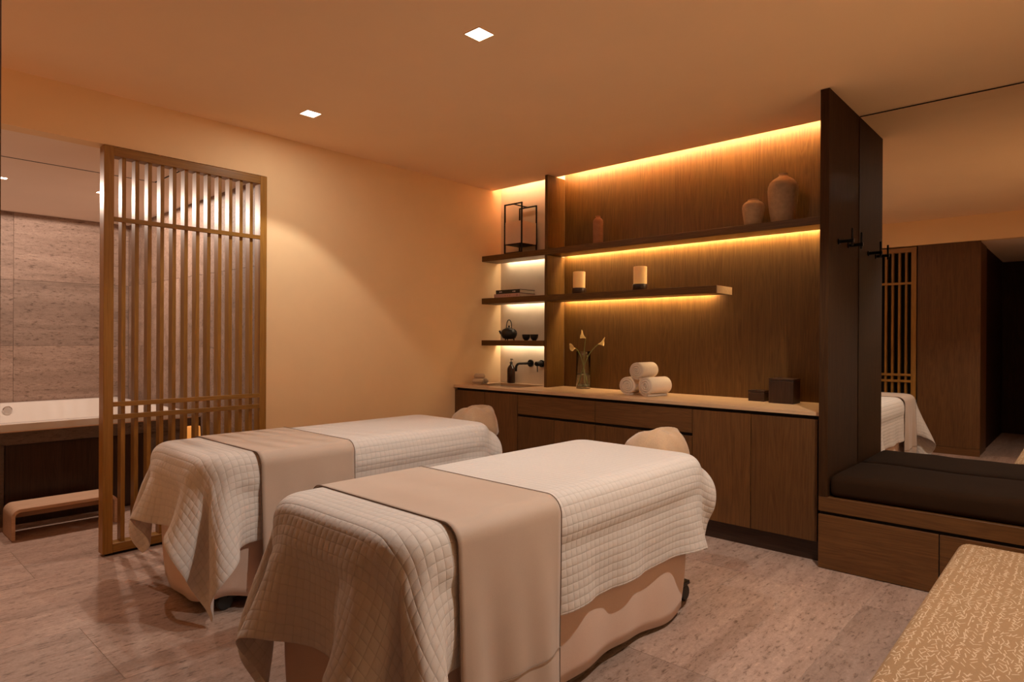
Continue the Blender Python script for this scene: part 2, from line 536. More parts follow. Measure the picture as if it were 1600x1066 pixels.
mb = MB().box(XL - .12, XL, 2.155, YB + .1, 0, ZC + .16)
mb.box(XL - .12, XL, YF, 2.155, ZBC, ZC + .16)
mb.box(XL - .12, XL, -.3, YF, 0, ZC + .16)
struct('wall_left', mb, 'plaster')
mb = MB().box(XL - .12, XR + .1, YB, YB + .12, 0, ZC + .16)
struct('wall_back', mb, 'niche')
struct('wall_right', MB().box(XR, XR + .1, -2.5, YB, 0, ZC), 'plaster')
mb = MB().box(XL, XR, YF - .12, YF, 2.46, ZC)
mb.box(XL, -2.60, YF - .12, YF, 0, 2.46)
struct('wall_front', mb, 'plaster')
mb = MB().box(-0.97, XR, -2.5, YF - .12, 2.46, 2.49)
struct('ceiling_corridor', mb, 'bathceil')
mb = MB().box(-1.0, XR, -2.6, -2.5, 0, 2.49)
struct('wall_corridor_end', mb, 'oakd_z')
mb = MB().box(-1.05, -0.97, -2.5, -0.50, 0, 2.49)
struct('wall_corridor_side', mb, 'oakd_z')
mb = MB().box(-2.60, -1.565, -0.52, -0.50, 0, 2.46)
mb.box(-2.62, -2.60, -0.50, YF - .12, 0, 2.46)
mb.box(-2.60, -1.565, -.5, YF - .12, 2.46, 2.49)
struct('wall_closet', mb, 'dark')

# bathroom shell
BX0, BY1 = -7.295, 2.16
struct('ceiling_bathroom', MB().box(BX0 - .1, XL - .12, -0.2, -0.2 + 2.36, ZBC, ZBC + .05), 'bathceil')
g_ = MB().box(-5.118, -5.106, -0.2, 1.68, ZBC - .0015, ZBC + .001)
g_.box(-5.118, -4.46, 1.68, 1.692, ZBC - .0015, ZBC + .001)
struct('trim_1', g_, 'dark', label='dark shadow-gap line in bathroom ceiling')
wb = struct('wall_bathroom_back', MB().box(BX0 - .1, BX0 - .012, -0.2, BY1 + .1, 0, ZBC), 'grout')
we = struct('wall_bathroom_end', MB().box(BX0 - .012, XL - .12, BY1 + .012, BY1 + .1, 0, ZBC), 'grout')
struct('wall_bathroom_near', MB().box(BX0 - .1, XL - .12, -0.3, -0.2, 0, ZBC), 'wallstone')
for zi, (z0, z1) in enumerate(((0.0, 0.62), (0.62, 1.225), (1.225, 1.83), (1.83, ZBC))):
    for (y0, y1) in ((-0.19, 1.22), (1.22, BY1)):
        part('tile', MB().box(BX0 - .012, BX0, y0 + .001, y1 - .001, z0 + .001, z1 - .001, 0.0006, 1), 'wallstone', wb)
    for (x0, x1) in ((BX0, -5.95), (-5.95, XL - .12)):
        part('tile', MB().box(x0 + .001, x1 - .001, BY1, BY1 + .012, z0 + .001, z1 - .001, 0.0006, 1), 'wallstone', we)

# oak wall lining behind the shelves
struct('wall_panel_oak', MB().box(-3.53, PX0, YB - .012, YB, ZCT, ZC + .15), 'oak_z', label='oak veneer lining behind the shelves', cat='wall panel')

# ------------------------------------------------------------------ downlights
def downlight(x, y, z, label, watts, group, half=0.048, col=SPOT_COL, ang=96.0, spill=SPILL_W, blend=0.22):
    t = thing('downlight', label, 'ceiling light', (x, y, z - 0.004), group)
    fr = MB()
    o_, i_ = half + .004, half
    fr.box(x - o_, x + o_, y - o_, y - i_, z - .004, z + .002); fr.box(x - o_, x + o_, y + i_, y + o_, z - .004, z + .002)
    fr.box(x - o_, x - i_, y - i_, y + i_, z - .004, z + .002); fr.box(x + i_, x + o_, y - i_, y + i_, z - .004, z + .002)
    part('trim_ring', fr, 'ceil', t)
    part('lens', MB().box(x - i_, x + i_, y - i_, y + i_, z - .002, z + .001), 'lens', t)
    ld = bpy.data.lights.new('downlight_beam', 'SPOT')
    ld.energy = watts; ld.color = col; ld.spot_size = math.radians(ang); ld.spot_blend = blend if ang < 150 else 0.0; ld.shadow_soft_size = 0.022
    lo = bpy.data.objects.new('downlight_beam', ld); COL.objects.link(lo)
    lo.parent = t; lo.location = (0, 0, -0.02)
    if spill:
        ad = bpy.data.lights.new('downlight_spill', 'AREA')
        ad.shape = 'SQUARE'; ad.size = 2 * half - .01; ad.energy = spill; ad.color = col
        ao = bpy.data.objects.new('downlight_spill', ad); COL.objects.link(ao)
        ao.parent = t; ao.location = (0, 0, -0.004)
    return t
downlight(-2.158, 2.12, ZC, 'square recessed downlight nearest the camera, over the front massage table', SPOT_W * 0.92, 'square ceiling downlights', ang=78.0)
downlight(-3.726, 2.145, ZC, 'square recessed downlight near the cream wall, over the rear massage table', SPOT_W * 0.68, 'square ceiling downlights')
downlight(-0.34, 2.55, ZC, 'square recessed downlight above the patterned daybed', SPOT_W * 3.2, 'square ceiling downlights', ang=126.0, blend=0.35)
downlight(-5.79, 1.52, ZBC, 'small bathroom downlight beside the slatted screen', BATH_W, 'bathroom downlights', 0.03, (1.0, 0.78, 0.63), 178, 0)
downlight(-5.80, 0.90, ZBC, 'small bathroom downlight at the left picture edge', BATH_W, 'bathroom downlights', 0.03, (1.0, 0.78, 0.63), 178, 0)

# ------------------------------------------------------------------ cove and shelves
cov = thing('cove_light', 'linear cove light along the ceiling edge above the oak wall', 'cove light', (-2.34, 4.43, ZC + .03))
part('lip', MB().box(-3.53, PX0, 4.42, 4.446, ZC + .03, ZC + .045), 'ceil', cov)
part('led_strip', MB().box(-3.51, PX0 - .01, 4.436, 4.448, ZC + .046, ZC + .062), 'led', cov)
cov2 = thing('cove_light', 'short cove light above the pale stone niche', 'cove light', (-3.94, 4.43, ZC + .03))
part('lip', MB().box(XL, -3.53, 4.42, 4.446, ZC + .03, ZC + .045), 'ceil', cov2)
part('led_strip', MB().box(XL + .02, -3.57, 4.436, 4.448, ZC + .046, ZC + .062), 'ledw', cov2)

def shelf(x0, x1, ztop, th, label, leds):
    t = thing('wall_shelf', label, 'shelf', ((x0 + x1) / 2, YSH + .13, ztop - th), 'oak wall shelves')
    b_ = MB().box(x0, x1, YSH, YB - .050, ztop - th, ztop, 0.0015, 1)
    b_.box(x0, x1, YB - .050, YB - .013, ztop - .018, ztop)
    bd_ = part('board', b_, 'oak_x', t)
    if x1 < -1.5 and x1 > -3:
        part('lit_end', MB().box(x1, x1 + .004, YSH, YB - .013, ztop - th, ztop), 'counter', bd_, label='shelf end with lamplight put into its pale colour')  # paler wood stands in for direct downlight on the shelf end
    for (a, c, m) in leds:
        part('led_strip', MB().box(a, c, YB - .046, YB - .030, ztop - .030, ztop - .020), m, t)
    return t
shelf(XL, PX0, 2.10, .052, 'topmost long oak shelf carrying the clay jars and the metal lantern', ((-4.24, -3.57, 'ledw'), (-3.50, PX0 - .01, 'led')))
shelf(XL, -1.975, 1.697, .054, 'middle oak shelf carrying the books and two candle holders', ((-4.24, -3.57, 'ledw'), (-3.50, -2.10, 'led')))
shelf(XL, -3.562, 1.297, .050, 'short lowest oak shelf carrying the black teapot and cups', ((-4.30, -3.57, 'ledw'),))

dv = thing('shelf_divider', 'upright oak divider between pale niche and oak wall', 'divider', (-3.545, 4.44, ZCT))
for z0, z1 in ((ZCT, 1.643), (1.697, 2.048), (2.10, ZC - .002)):
    part('panel', MB().box(-3.561, -3.531, 4.316, YB - .013, z0, z1, 0.001, 1), 'oak_z', dv)

# ------------------------------------------------------------------ base cabinets and worktop
YC = 3.965
def cabinet(x0, x1, label, drawer):
    t = thing('base_cabinet', label, 'cabinet', ((x0 + x1) / 2, 4.2, 0), 'oak base cabinets')
    part('body', MB().box(x0 + .001, x1 - .001, YC + .022, YB - .005, .125, .842), 'dark', t)
    part('toe_kick', MB().box(x0, x1, YC + .05, YC + .065, 0, .125), 'walnut_x', t)
    xm = (x0 + x1) / 2
    g = .0022
    ztop = .842
    if drawer:
        part('drawer_front', MB().box(x0 + g, x1 - g, YC, YC + .02, .683, .842, .001, 1), 'oakd_x' if False else 'cab_x', t)
        ztop = .662
    for a, c in ((x0, xm), (xm, x1)):
        part('door', MB().box(a + g, c - g, YC, YC + .02, .125, ztop, .001, 1), 'cab_z', t)
    return t
CAB_D, CAB_L = (0.078, 0.030, 0.008), (0.160, 0.070, 0.020)
M['cab_z'] = wood('cabinet_oak_vertical', CAB_D, CAB_L, 'z', 0.45)
M['cab_x'] = wood('cabinet_oak_along_x', CAB_D, CAB_L, 'x', 0.45)
cabinet(-4.332, -3.557, 'two-door oak base cabinet under the sink by the cream wall', False)
cabinet(-3.557, -2.772, 'oak base cabinet with wide drawer, below the flower vase', True)
cabinet(-2.772, -1.984, 'oak base cabinet with wide drawer, below the rolled towels', True)
cabinet(-1.984, -1.190, 'two-door oak base cabinet below the dark wooden boxes', False)

wt = thing('worktop', 'long pale oak worktop with an integrated sink', 'worktop', (-2.75, 4.25, .865))
SX0, SX1, SY0, SY1 = -4.22, -3.68, 4.12, 4.46
mb = MB().box(XL, SX0, 3.950, YB - .013, .865, ZCT, .001, 1)
mb.box(SX1, PX0 - .002, 3.950, YB - .013, .865, ZCT, .001, 1)
mb.box(SX0, SX1, 3.950, SY0, .865, ZCT); mb.box(SX0, SX1, SY1, YB - .001, .865, ZCT)
part('slab', mb, 'counter', wt)
mb = MB().box(SX0 - .012, SX0, SY0, SY1, .755, .8648); mb.box(SX1, SX1 + .012, SY0, SY1, .755, .8648)
mb.box(SX0 - .012, SX1 + .012, SY0 - .012, SY0, .755, .8648); mb.box(SX0 - .012, SX1 + .012, SY1, SY1 + .012, .755, .8648)
mb.box(SX0 - .012, SX1 + .012, SY0 - .012, SY1 + .012, .743, .755)
part('sink_basin', mb, 'niche', wt)
part('support_rail', MB().box(XL + .005, PX0 - .03, YC + .03, YC + .05, .842, .865), 'dark', wt)

# ------------------------------------------------------------------ tall panel, hooks, mirror, bench
pn = thing('tall_oak_panel', 'full-height dark oak panel between the counter and the mirror', 'panel', (PX0 + .024, 4.2, 0.41))
part('front_edging', MB().box(PX0, PX1, YP, YP + .012, .412, ZC - .002), 'oakd_z', pn)
part('panel', MB().box(PX0, PX1, YP + .012, YB - .001, .412, ZC - .002), 'oakd_z', pn)
for i, yh in enumerate((4.085, 4.285)):
    h = thing('coat_hook', ('black coat hook on the oak panel, farther from the mirror', 'black coat hook on the oak panel, next to the mirror')[i], 'hook', (PX1, yh, 1.89), 'black coat hooks')
    part('wall_plate', MB().lathe((PX1 - .001, yh, 1.893), [(0, 0), (.017, 0), (.017, .008), (0, .008)], 20, 'x'), 'black', h, 40)
    part('stem', MB().lathe((PX1 + .008, yh, 1.893), [(.010, 0), (.010, .062), (.012, .066), (.012, .076), (0, .078)], 16, 'x'), 'black', h, 40)
    part('pin', MB().lathe((PX1 + .075, yh, 1.865), [(0, 0), (.0065, 0), (.0065, .098), (.005, .1), (0, .1)], 12, 'z'), 'black', h, 40)

mr = thing('wall_mirror', 'large frameless wall mirror above the cushioned bench', 'mirror', (-0.33, YMIR, .43))
part('glass', MB().box(PX1 + .004, XR - .002, YMIR, YMIR + .006, .43, ZC - .010), 'mirror', mr)
part('backing', MB().box(PX1 + .002, XR - .002, YMIR + .007, YB - .001, .415, ZC - .001), 'dark', mr)

bn = thing('window_bench', 'built-in dark oak bench with drawers below the mirror', 'bench', (-0.35, 4.2, 0))
bn.name = 'built_in_bench'
part('seat_board', MB().box(PX0, XR - .002, YP, YMIR - .002, .328, .411, .0015, 1), 'cab_x', bn)
part('carcass', MB().box(PX0 + .002, XR - .004, YP + .022, YMIR - .002, .0, .327), 'dark', bn)
for a, c in ((PX0, -.5835), (-.5785, 0.0), (.005, XR - .004)):
    part('drawer_front', MB().box(a, c, YP, YP + .02, .004, .309, .001, 1), 'cab_x', bn)

def pillow_box(x0, x1, y0, y1, z0, z1, r, nx, ny, amp, seed):
    rg = np.random.RandomState(seed)
    b2 = MB(); b2.box(x0, x1, y0, y1, z0, z1, r, 4)
    bmesh.ops.subdivide_edges(b2.bm, edges=[e for e in b2.bm.edges if e.calc_length() > .08], cuts=14, use_grid_fill=True)
    ph = rg.rand(8) * 6.28
    cx, cy, cz = (x0 + x1) / 2, (y0 + y1) / 2, (z0 + z1) / 2
    for v in b2.bm.verts:
        x, y, z = v.co
        w = math.sin(x * 9 + ph[0]) * .5 + math.sin(x * 23 + y * 7 + ph[1]) * .3 + math.sin(x * 41 + z * 11 + ph[2]) * .2
        ex = 1 - abs((x - cx) / ((x1 - x0) / 2)) ** 6; ey = 1 - abs((y - cy) / ((y1 - y0) / 2)) ** 4
        if z > cz: v.co.z += amp * (w * .6 + .8 * ex * ey) * (z - cz) / (z1 - cz)
        v.co.y += amp * .9 * w * (1 if y < cy else 0) * max(0, (z - z0)) / (z1 - z0) * (1 if y < y0 + .1 else 0)
    return b2
o = solo('bench_cushion', pillow_box(PX1 + .004, XR - .006, YP + .012, YMIR - .006, .413, .535, .035, 1, 1, .010, 3), 'cushion',
         'long dark brown bench cushion in front of the mirror', 'cushion', smooth=True)

# ------------------------------------------------------------------ slatted screen
def screen(label, group):
    W_, H0, H1 = 1.004, .015, 2.445
    t = thing('slatted_screen', label, 'screen', (0, 0, 0), group)
    # local: x = depth (front at 0, back at -0.06), y along the screen, z up
    for a in (0, W_ - .049):
        part('stile', MB().box(-.082, 0, a, a + (.053 if a == 0 else .049), H0, H1, .0015, 1), 'teak_z', t)
    part('top_rail', MB().box(-.081, -.001, .053, W_ - .049, 2.388, H1 - .002, .0015, 1), 'teak_y', t)
    part('bottom_rail', MB().box(-.081, -.001, .053, W_ - .049, H0 + .002, .070, .0015, 1), 'teak_y', t)
    for z0, z1 in ((1.998, 2.025), (.889, .917), (.813, .842)):
        part('cross_rail', MB().box(-.0175, 0.001, .053, W_ - .049, z0, z1, .001, 1), 'teak_y', t)
    for k in range(12):
        y0 = .099 + .0717 * k
        part('slat', MB().box(-.080, -.018, y0, y0 + .0225, .070, 2.388), 'teak_z', t)
    part('floor_guide', MB().box(-.06, -.02, .02, W_ - .02, 0, H0 + .003), 'black', t)
    return t
sc1 = screen('tall slatted wooden sliding screen across the bathroom opening', 'slatted wooden screens')
sc1.location = (-4.318, 1.147, 0)
sc2 = copy_tree(sc1)
sc2['label'] = 'slatted wooden screen seen in the mirror, closing the dark closet'
sc2.location = (-2.575, YF - .004, 0); sc2.rotation_euler = (0, 0, math.radians(-90)); sc2.scale = (-1, 1, 1)
sc2.scale = (1, 1, 1)
sc2.rotation_euler = (0, 0, math.radians(90)); sc2.location = (-1.571, YF - .004, 0)
# tall cupboard beside the doorway (seen in the mirror)
wd = thing('tall_cupboard', 'tall plain oak cupboard beside the doorway, seen in the mirror', 'cupboard', (-1.255, -.15, 0))
part('carcass', MB().box(-1.555, -.955, -.495, YF - .022, .0, 2.455), 'cab_z', wd)
part('door', MB().box(-1.557, -.945, YF - .020, YF, .085, 2.458, .001, 1), 'cab_z', wd)
part('plinth', MB().box(-1.557, -.945, YF - .020, YF - .001, 0, .082), 'cab_x', wd)

# ------------------------------------------------------------------ bathroom things
sr = thing('bathtub_surround', 'stone bathtub surround with a dark wooden front panel', 'tub surround', (-6.4, 1.1, 0))
TX0, TX1, TY0, TY1 = BX0 + .004, -5.50, -.05, 2.06
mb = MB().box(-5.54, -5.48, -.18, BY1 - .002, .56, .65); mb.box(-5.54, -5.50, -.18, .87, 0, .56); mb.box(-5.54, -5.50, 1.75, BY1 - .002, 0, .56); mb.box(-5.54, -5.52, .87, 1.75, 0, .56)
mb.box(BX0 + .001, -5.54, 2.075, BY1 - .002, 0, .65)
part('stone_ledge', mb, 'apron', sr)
part('front_panel', MB().box(-5.52, -5.505, .88, 1.745, .01, .555), 'walnut_z', sr)
part('edge_strip', MB().box(-5.482, -5.476, -.18, BY1 - .002, .647, .655), 'step', sr)

tb = thing('bathtub', 'large white built-in bathtub behind the screen', 'bathtub', (-6.4, 1.0, .3))
def rrect(x0, x1, y0, y1, r, n=6):
    P_ = []
    for cx, cy, a0 in ((x1 - r, y1 - r, 0), (x0 + r, y1 - r, 90), (x0 + r, y0 + r, 180), (x1 - r, y0 + r, 270)):
        for k in range(n + 1):
            a = math.radians(a0 + 90 * k / n); P_.append((cx + r * math.cos(a), cy + r * math.sin(a)))
    return P_
rings = [(0, .652, .02), (0, .700, .02), (.006, .708, .02), (.055, .708, .05), (.065, .700, .06), (.10, .50, .09), (.14, .27, .12), (.20, .24, .12)]
A = np.array([[(x, y, z) for x, y in rrect(TX0 + i, TX1 - i, TY0 + i, TY1 - i, r)] for i, z, r in rings])
mb = MB().grid(np.transpose(A, (1, 0, 2)), close_u=True)
mb.bm.verts.ensure_lookup_table()
nr = len(rings); mb.bm.faces.new([mb.bm.verts[i * nr + nr - 1] for i in range(A.shape[1])])
shell_ = part('shell', mb, 'enamel', tb, 35)
kn = MB().lathe((TX0 + .067, 1.165, .645), [(0, .03), (.030, .03), (.036, .024), (.036, .0), (0, 0)], 28, 'x')
part('overflow_knob', kn, 'chrome', shell_, 40, label='round chrome overflow knob')

st = thing('step_stool', 'low bent-wood step stool in front of the bathtub', 'stool', (-5.22, 1.14, 0))
def stool_outline(y0, y1, h, th, r):
    out, inn = [], []
    for cy, a0 in ((y1 - r, 0), (y0 + r, 90)):
        for k in range(8):
            a = math.radians(a0 + 90 * k / 7); out.append((cy + r * math.cos(a), h - r + r * math.sin(a)))
            inn.append((cy + (r - th) * math.cos(a), h - r + (r - th) * math.sin(a)))
    return [(y1, 0)] + out + [(y0, 0), (y0 + th, 0)] + inn[::-1] + [(y1 - th, 0)]
part('top_shell', MB().prism(stool_outline(.845, 1.445, .195, .020, .05), 'x', -5.36, -5.085), 'step', st, 35)
part('stretcher', MB().box(-5.345, -5.33, .865, 1.425, .09, .15), 'step', st)

sd = thing('side_stool', 'small dark stool holding a glowing lantern behind the screen', 'stool', (-5.16, 1.98, 0))
mb = MB().lathe((-5.16, 1.98, .445), [(0, .0), (.15, 0), (.155, .005), (.155, .025), (.15, .03), (0, .03)], 32)
part('seat', mb, 'walnut_x', sd, 40)
for k in range(3):
    a = math.radians(90 + 120 * k)
    part('leg', MB().tube([(-5.16 + .11 * math.cos(a), 1.98 + .11 * math.sin(a), .45), (-5.16 + .14 * math.cos(a), 1.98 + .14 * math.sin(a), 0)], [.016, .012]), 'walnut_z', sd, 40)
lt = thing('bath_lantern', 'small glowing orange lantern seen between the screen slats', 'lantern', (-5.16, 1.98, .475))
part('base', MB().lathe((-5.16, 1.98, .475), [(0, 0), (.055, 0), (.055, .012), (0, .012)], 28), 'black', lt, 40)
part('shade', MB().lathe((-5.16, 1.98, .487), [(0, 0), (.05, 0), (.053, .06), (.05, .125), (.046, .13), (0, .13)], 28), 'lampglow', lt, 40)

# ------------------------------------------------------------------ massage tables with cloth
def cloth_sim(half, ylen, ztop, rc, re, over, head_over, foot_over, runner, seed, res=0.026, steps=230, iters=7, stiff=0.55):
    """position-based drape of a quilt over a padded table.
    local frame: x across (0 = middle), y along (0 = foot end, ylen = head end)."""
    rg = np.random.RandomState(seed)
    wx = 2 * half + over[0] + over[1]; wy = ylen + head_over + foot_over
    nx, ny = int(round(wx / res)) + 1, int(round(wy / res)) + 1
    U = np.linspace(-half - over[0], half + over[1], nx); V = np.linspace(-foot_over, ylen + head_over, ny)
    dx, dy = U[1] - U[0], V[1] - V[0]
    X = np.zeros((nx, ny, 3)); X[..., 0] = U[:, None]; X[..., 1] = V[None, :]
    t = 0.008
    X[..., 2] = ztop + t
    ex = np.maximum(np.abs(X[..., 0]) - half, 0); ey = np.maximum(-X[..., 1], 0) + np.maximum(X[..., 1] - ylen, 0)
    X[..., 2] -= 0.35 * (ex + ey)
    Pm = (np.abs(X[..., 0]) < half - re - .02) & (X[..., 1] > re + .02) & (X[..., 1] < ylen - re - .02)
    fix = X[Pm].copy(); fix[:, 2] = ztop + t
    Vel = np.zeros_like(X)
    dt = 1 / 60.0
    def con(a, b_, rest, k):
        d = b_ - a
        L = np.sqrt((d * d).sum(-1, keepdims=True)) + 1e-9
        c = d * ((L - rest) / L * 0.5 * k)
        return c
    def collide(Q):
        # rounded box: inner box shrunk by re, offset re + t; plan corners rounded by rc
        x, y, z = Q[..., 0], Q[..., 1], Q[..., 2]
        cx, cy = half - rc, ylen / 2 - rc
        qx, qy = np.abs(x), np.abs(y - ylen / 2)
        ax, ay = np.maximum(qx - cx, 0), np.maximum(qy - cy, 0)
        outd = np.sqrt(ax * ax + ay * ay)
        inner = np.minimum(np.maximum(qx - cx, qy - cy), 0)
        d2 = outd + inner - rc                       # 2-d signed distance to the plan
        e = d2 + re; h = z - (ztop - re)
        de, dh = np.maximum(e, 0), np.maximum(h, 0)
        sd = np.sqrt(de * de + dh * dh) + np.minimum(np.maximum(e, h), 0) - re
        pen = t - sd
        hit = pen > 0
        gx = np.where(outd > 1e-6, ax / np.maximum(outd, 1e-6), (qx - cx > qy - cy).astype(float)) * np.sign(x)
        gy = np.where(outd > 1e-6, ay / np.maximum(outd, 1e-6), (qx - cx <= qy - cy).astype(float)) * np.sign(y - ylen / 2)
        corner = (e > 0) & (h > 0)
        Ln = np.sqrt(de * de + dh * dh) + 1e-9
        we_ = np.where(corner, de / Ln, (e > h).astype(float)); wh_ = np.where(corner, dh / Ln, (e <= h).astype(float))
        N = np.stack([gx * we_, gy * we_, wh_], -1)
        Q += N * (np.where(hit, pen, 0))[..., None]
        return hit
    y0r, y1r = runner
    for s in range(steps):
        Vel[..., 2] -= 9.81 * dt
        Vel *= 0.965
        Xp = X.copy()
        X = X + Vel * dt
        for it in range(iters):
            c = con(X[:-1], X[1:], dx, 0.95); X[:-1] += c; X[1:] -= c
            c = con(X[:, :-1], X[:, 1:], dy, 0.95); X[:, :-1] += c; X[:, 1:] -= c
            dg = math.hypot(dx, dy)
            c = con(X[:-1, :-1], X[1:, 1:], dg, 0.35); X[:-1, :-1] += c; X[1:, 1:] -= c
            c = con(X[1:, :-1], X[:-1, 1:], dg, 0.35); X[1:, :-1] += c; X[:-1, 1:] -= c
            c = con(X[:-6], X[6:], 6 * dx, stiff); X[:-6] += c; X[6:] -= c
            c = con(X[:-2], X[2:], 2 * dx, stiff); X[:-2] += c; X[2:] -= c
            c = con(X[:, :-6], X[:, 6:], 6 * dy, stiff); X[:, :-6] += c; X[:, 6:] -= c
            c = con(X[:, :-2], X[:, 2:], 2 * dy, stiff); X[:, :-2] += c; X[:, 2:] -= c
            X[Pm] = fix
            hit = collide(X)
            # the runner presses the quilt flat against the sides
            inr = (X[..., 1] > y0r - .01) & (X[..., 1] < y1r + .01) & (np.abs(X[..., 0]) > half)
            lim = half + 0.014
            X[..., 0] = np.where(inr & (np.abs(X[..., 0]) > lim), np.sign(X[..., 0]) * lim, X[..., 0])
            X[..., 2] = np.maximum(X[..., 2], 0.012)
        Vel = (X - Xp) / dt
        Vel[hit] *= 0.6
    uv = np.zeros((nx, ny, 2)); uv[..., 0] = U[:, None]; uv[..., 1] = V[None, :]
    return X, uv

def solidify(o, th, offset=-1):
    m = o.modifiers.new('thickness', 'SOLIDIFY'); m.thickness = th; m.offset = offset
    return o

def massage_table(cx, y0, ylen, half, ztop, lab, over, head_over, foot_over, runner, seed, run_low, kw):
    group_t = 'massage tables'
    t = thing('massage_table', lab['table'], 'massage table', (cx, y0 + ylen / 2, 0), group_t)
    yc, y1 = y0 + ylen / 2, y0 + ylen
    rr_top = [(.0, ztop - .13), (.0, ztop - .06)] + [(.06 * (1 - math.cos(a)), ztop - .06 + .06 * math.sin(a)) for a in np.linspace(0, math.pi / 2, 7)[1:]]
    A = np.array([[(x, y, z) for x, y in rrect(cx - half + i, cx + half - i, y0 + i, y1 - i, .101 - i * .6)] for i, z in rr_top])
    mb = MB().grid(np.transpose(A, (1, 0, 2)), close_u=True); mb.bm.verts.ensure_lookup_table()
    k_ = len(rr_top)
    mb.bm.faces.new([mb.bm.verts[i * k_ + k_ - 1] for i in range(A.shape[1])]); mb.bm.faces.new([mb.bm.verts[i * k_] for i in range(A.shape[1])][::-1])
    part('padded_top', mb, 'vinyl', t, 40)
    part('base_frame', MB().box(cx - .22, cx + .22, y0 + .35, y1 - .35, .09, ztop - .14), 'dark', t)
    mb = MB().box(cx - .30, cx + .30, y0 + .13, y0 + .21, .055, .115, .01); mb.box(cx - .30, cx + .30, y1 - .21, y1 - .13, .055, .115, .01)
    mb.box(cx - .04, cx + .04, y0 + .2, y1 - .2, .06, .11)
    part('foot_frame', mb, 'blackp', t)
    for sx in (-1, 1):
        for yy in (y0 + .125, y1 - .005):
            xx = cx + sx * .27
            c_ = MB().lathe((xx - .017, yy, .040), [(0, 0), (.034, 0), (.040, .005), (.040, .029), (.034, .034), (0, .034)], 20, 'x')
            c_.box(xx - .010, xx + .010, yy - .02, yy + .02, .055, .09, .004)
            part('caster', c_, 'blackp', t, 40)
    part('caster_arm', MB().box(cx - .30, cx + .30, y1 - .17, y1 + .01, .085, .105, .004), 'blackp', t)
    # fabric skirt hung around the table
    n, rows_ = 220, 14
    per = rrect(-half + .035, half - .035, .035 - ylen / 2, ylen / 2 - .085, .07, 8)
    pts = np.array(per + [per[0]]); seg = np.sqrt(((pts[1:] - pts[:-1]) ** 2).sum(1)); cum = np.concatenate([[0], np.cumsum(seg)])
    S = np.linspace(0, cum[-1], n, endpoint=False)
    bx, by = np.interp(S, cum, pts[:, 0]), np.interp(S, cum, pts[:, 1])
    nx_, ny_ = np.gradient(by), -np.gradient(bx); L_ = np.sqrt(nx_ ** 2 + ny_ ** 2); nx_, ny_ = nx_ / L_, ny_ / L_
    rg = np.random.RandomState(seed + 5); ph = rg.rand(6) * 6.28
    A = np.zeros((n, rows_, 3))
    hem = .030 + .016 * np.sin(S * 3.1 + ph[0]) + .010 * np.sin(S * 7.3 + ph[1])
    corner = np.exp(-((np.abs(bx) - half + .05) ** 2 + (np.abs(by) - ylen / 2 + .10) ** 2) / .010)
    for j in range(rows_):
        f = j / (rows_ - 1)
        w = f * (.010 * np.sin(S * 9.0 + ph[2]) + .006 * np.sin(S * 21 + ph[3])) + .012 * f * np.sin(f * 3) - .02 * f * f * corner
        z = (ztop - .10) * (1 - f) + (hem + .03 * corner) * f
        A[:, j, 0] = cx + bx + nx_ * w; A[:, j, 1] = yc + by + ny_ * w; A[:, j, 2] = z
    sk = part('skirt', MB().grid(A, close_u=True), 'skirt', t, True, label='blush cotton skirt hung around the table')
    solidify(sk, .003, 1)
    # head rest
    hy = y1 + .17
    part('headrest_arm', MB().tube([(cx - .06, y1 - .2, ztop - .16), (cx - .06, y1 + .1, ztop - .14)], .01).tube([(cx + .06, y1 - .2, ztop - .16), (cx + .06, y1 + .1, ztop - .14)], .01), 'blackp', t, 40)
    hr = []
    for k in range(25):
        a = math.radians(-70 + 320 * k / 24 + 0)
        hr.append((cx + .115 * math.sin(a + math.pi / 2 * 0 + math.radians(145) * 0) , hy + .105 * math.cos(a), ztop - .075))
    part('headrest', MB().tube(hr, .055, 14), 'vinyl', t, True, label='horseshoe face cushion')
    # quilt
    X, uv = cloth_sim(half, ylen, ztop, .10, .06, over, head_over, foot_over, (runner[0] - y0, runner[1] - y0), seed, **kw)
    X = X + np.array([cx, y0, 0.0])
    q = solo('quilt', MB().grid(X, uv=uv), 'quilt', lab['quilt'], 'quilt', 'white quilts on the massage tables', smooth=True)
    solidify(q, .007, 1)
    m = q.modifiers.new('smooth', 'SUBSURF'); m.levels = 2; m.render_levels = 2
    # runner across the foot end
    r0, r1 = runner
    zt = ztop + .018; hr_ = half + .026; rr = .066
    prof = []
    for z in np.linspace(run_low[0], zt - rr, 30): prof.append((-hr_, z))
    for a in np.linspace(180, 90, 10)[1:]: prof.append((-hr_ + rr + rr * math.cos(math.radians(a)), zt - rr + rr * math.sin(math.radians(a))))
    for x in np.linspace(-hr_ + rr, hr_ - rr, 14)[1:]: prof.append((x, zt))
    for a in np.linspace(90, 0, 10)[1:]: prof.append((hr_ - rr + rr * math.cos(math.radians(a)), zt - rr + rr * math.sin(math.radians(a))))
    for z in np.linspace(zt - rr, run_low[1], 30)[1:]: prof.append((hr_, z))
    prof = np.array(prof); nv = 26
    A = np.zeros((len(prof), nv, 3))
    for j in range(nv):
        y = r0 + (r1 - r0) * j / (nv - 1)
        dep = np.clip((zt - rr - prof[:, 1]) / .45, 0, 1)
        sgn = np.sign(prof[:, 0])
        wv = dep * (.010 * np.sin(y * 19 + ph[4]) + .007 * np.sin(y * 37 + ph[5] + prof[:, 1] * 3))
        A[:, j, 0] = cx + prof[:, 0] + sgn * (wv + .012 * dep)
        A[:, j, 1] = y + .012 * dep * np.sin(ph[3] + (y - r0) * 6) * 0 
        A[:, j, 2] = prof[:, 1]
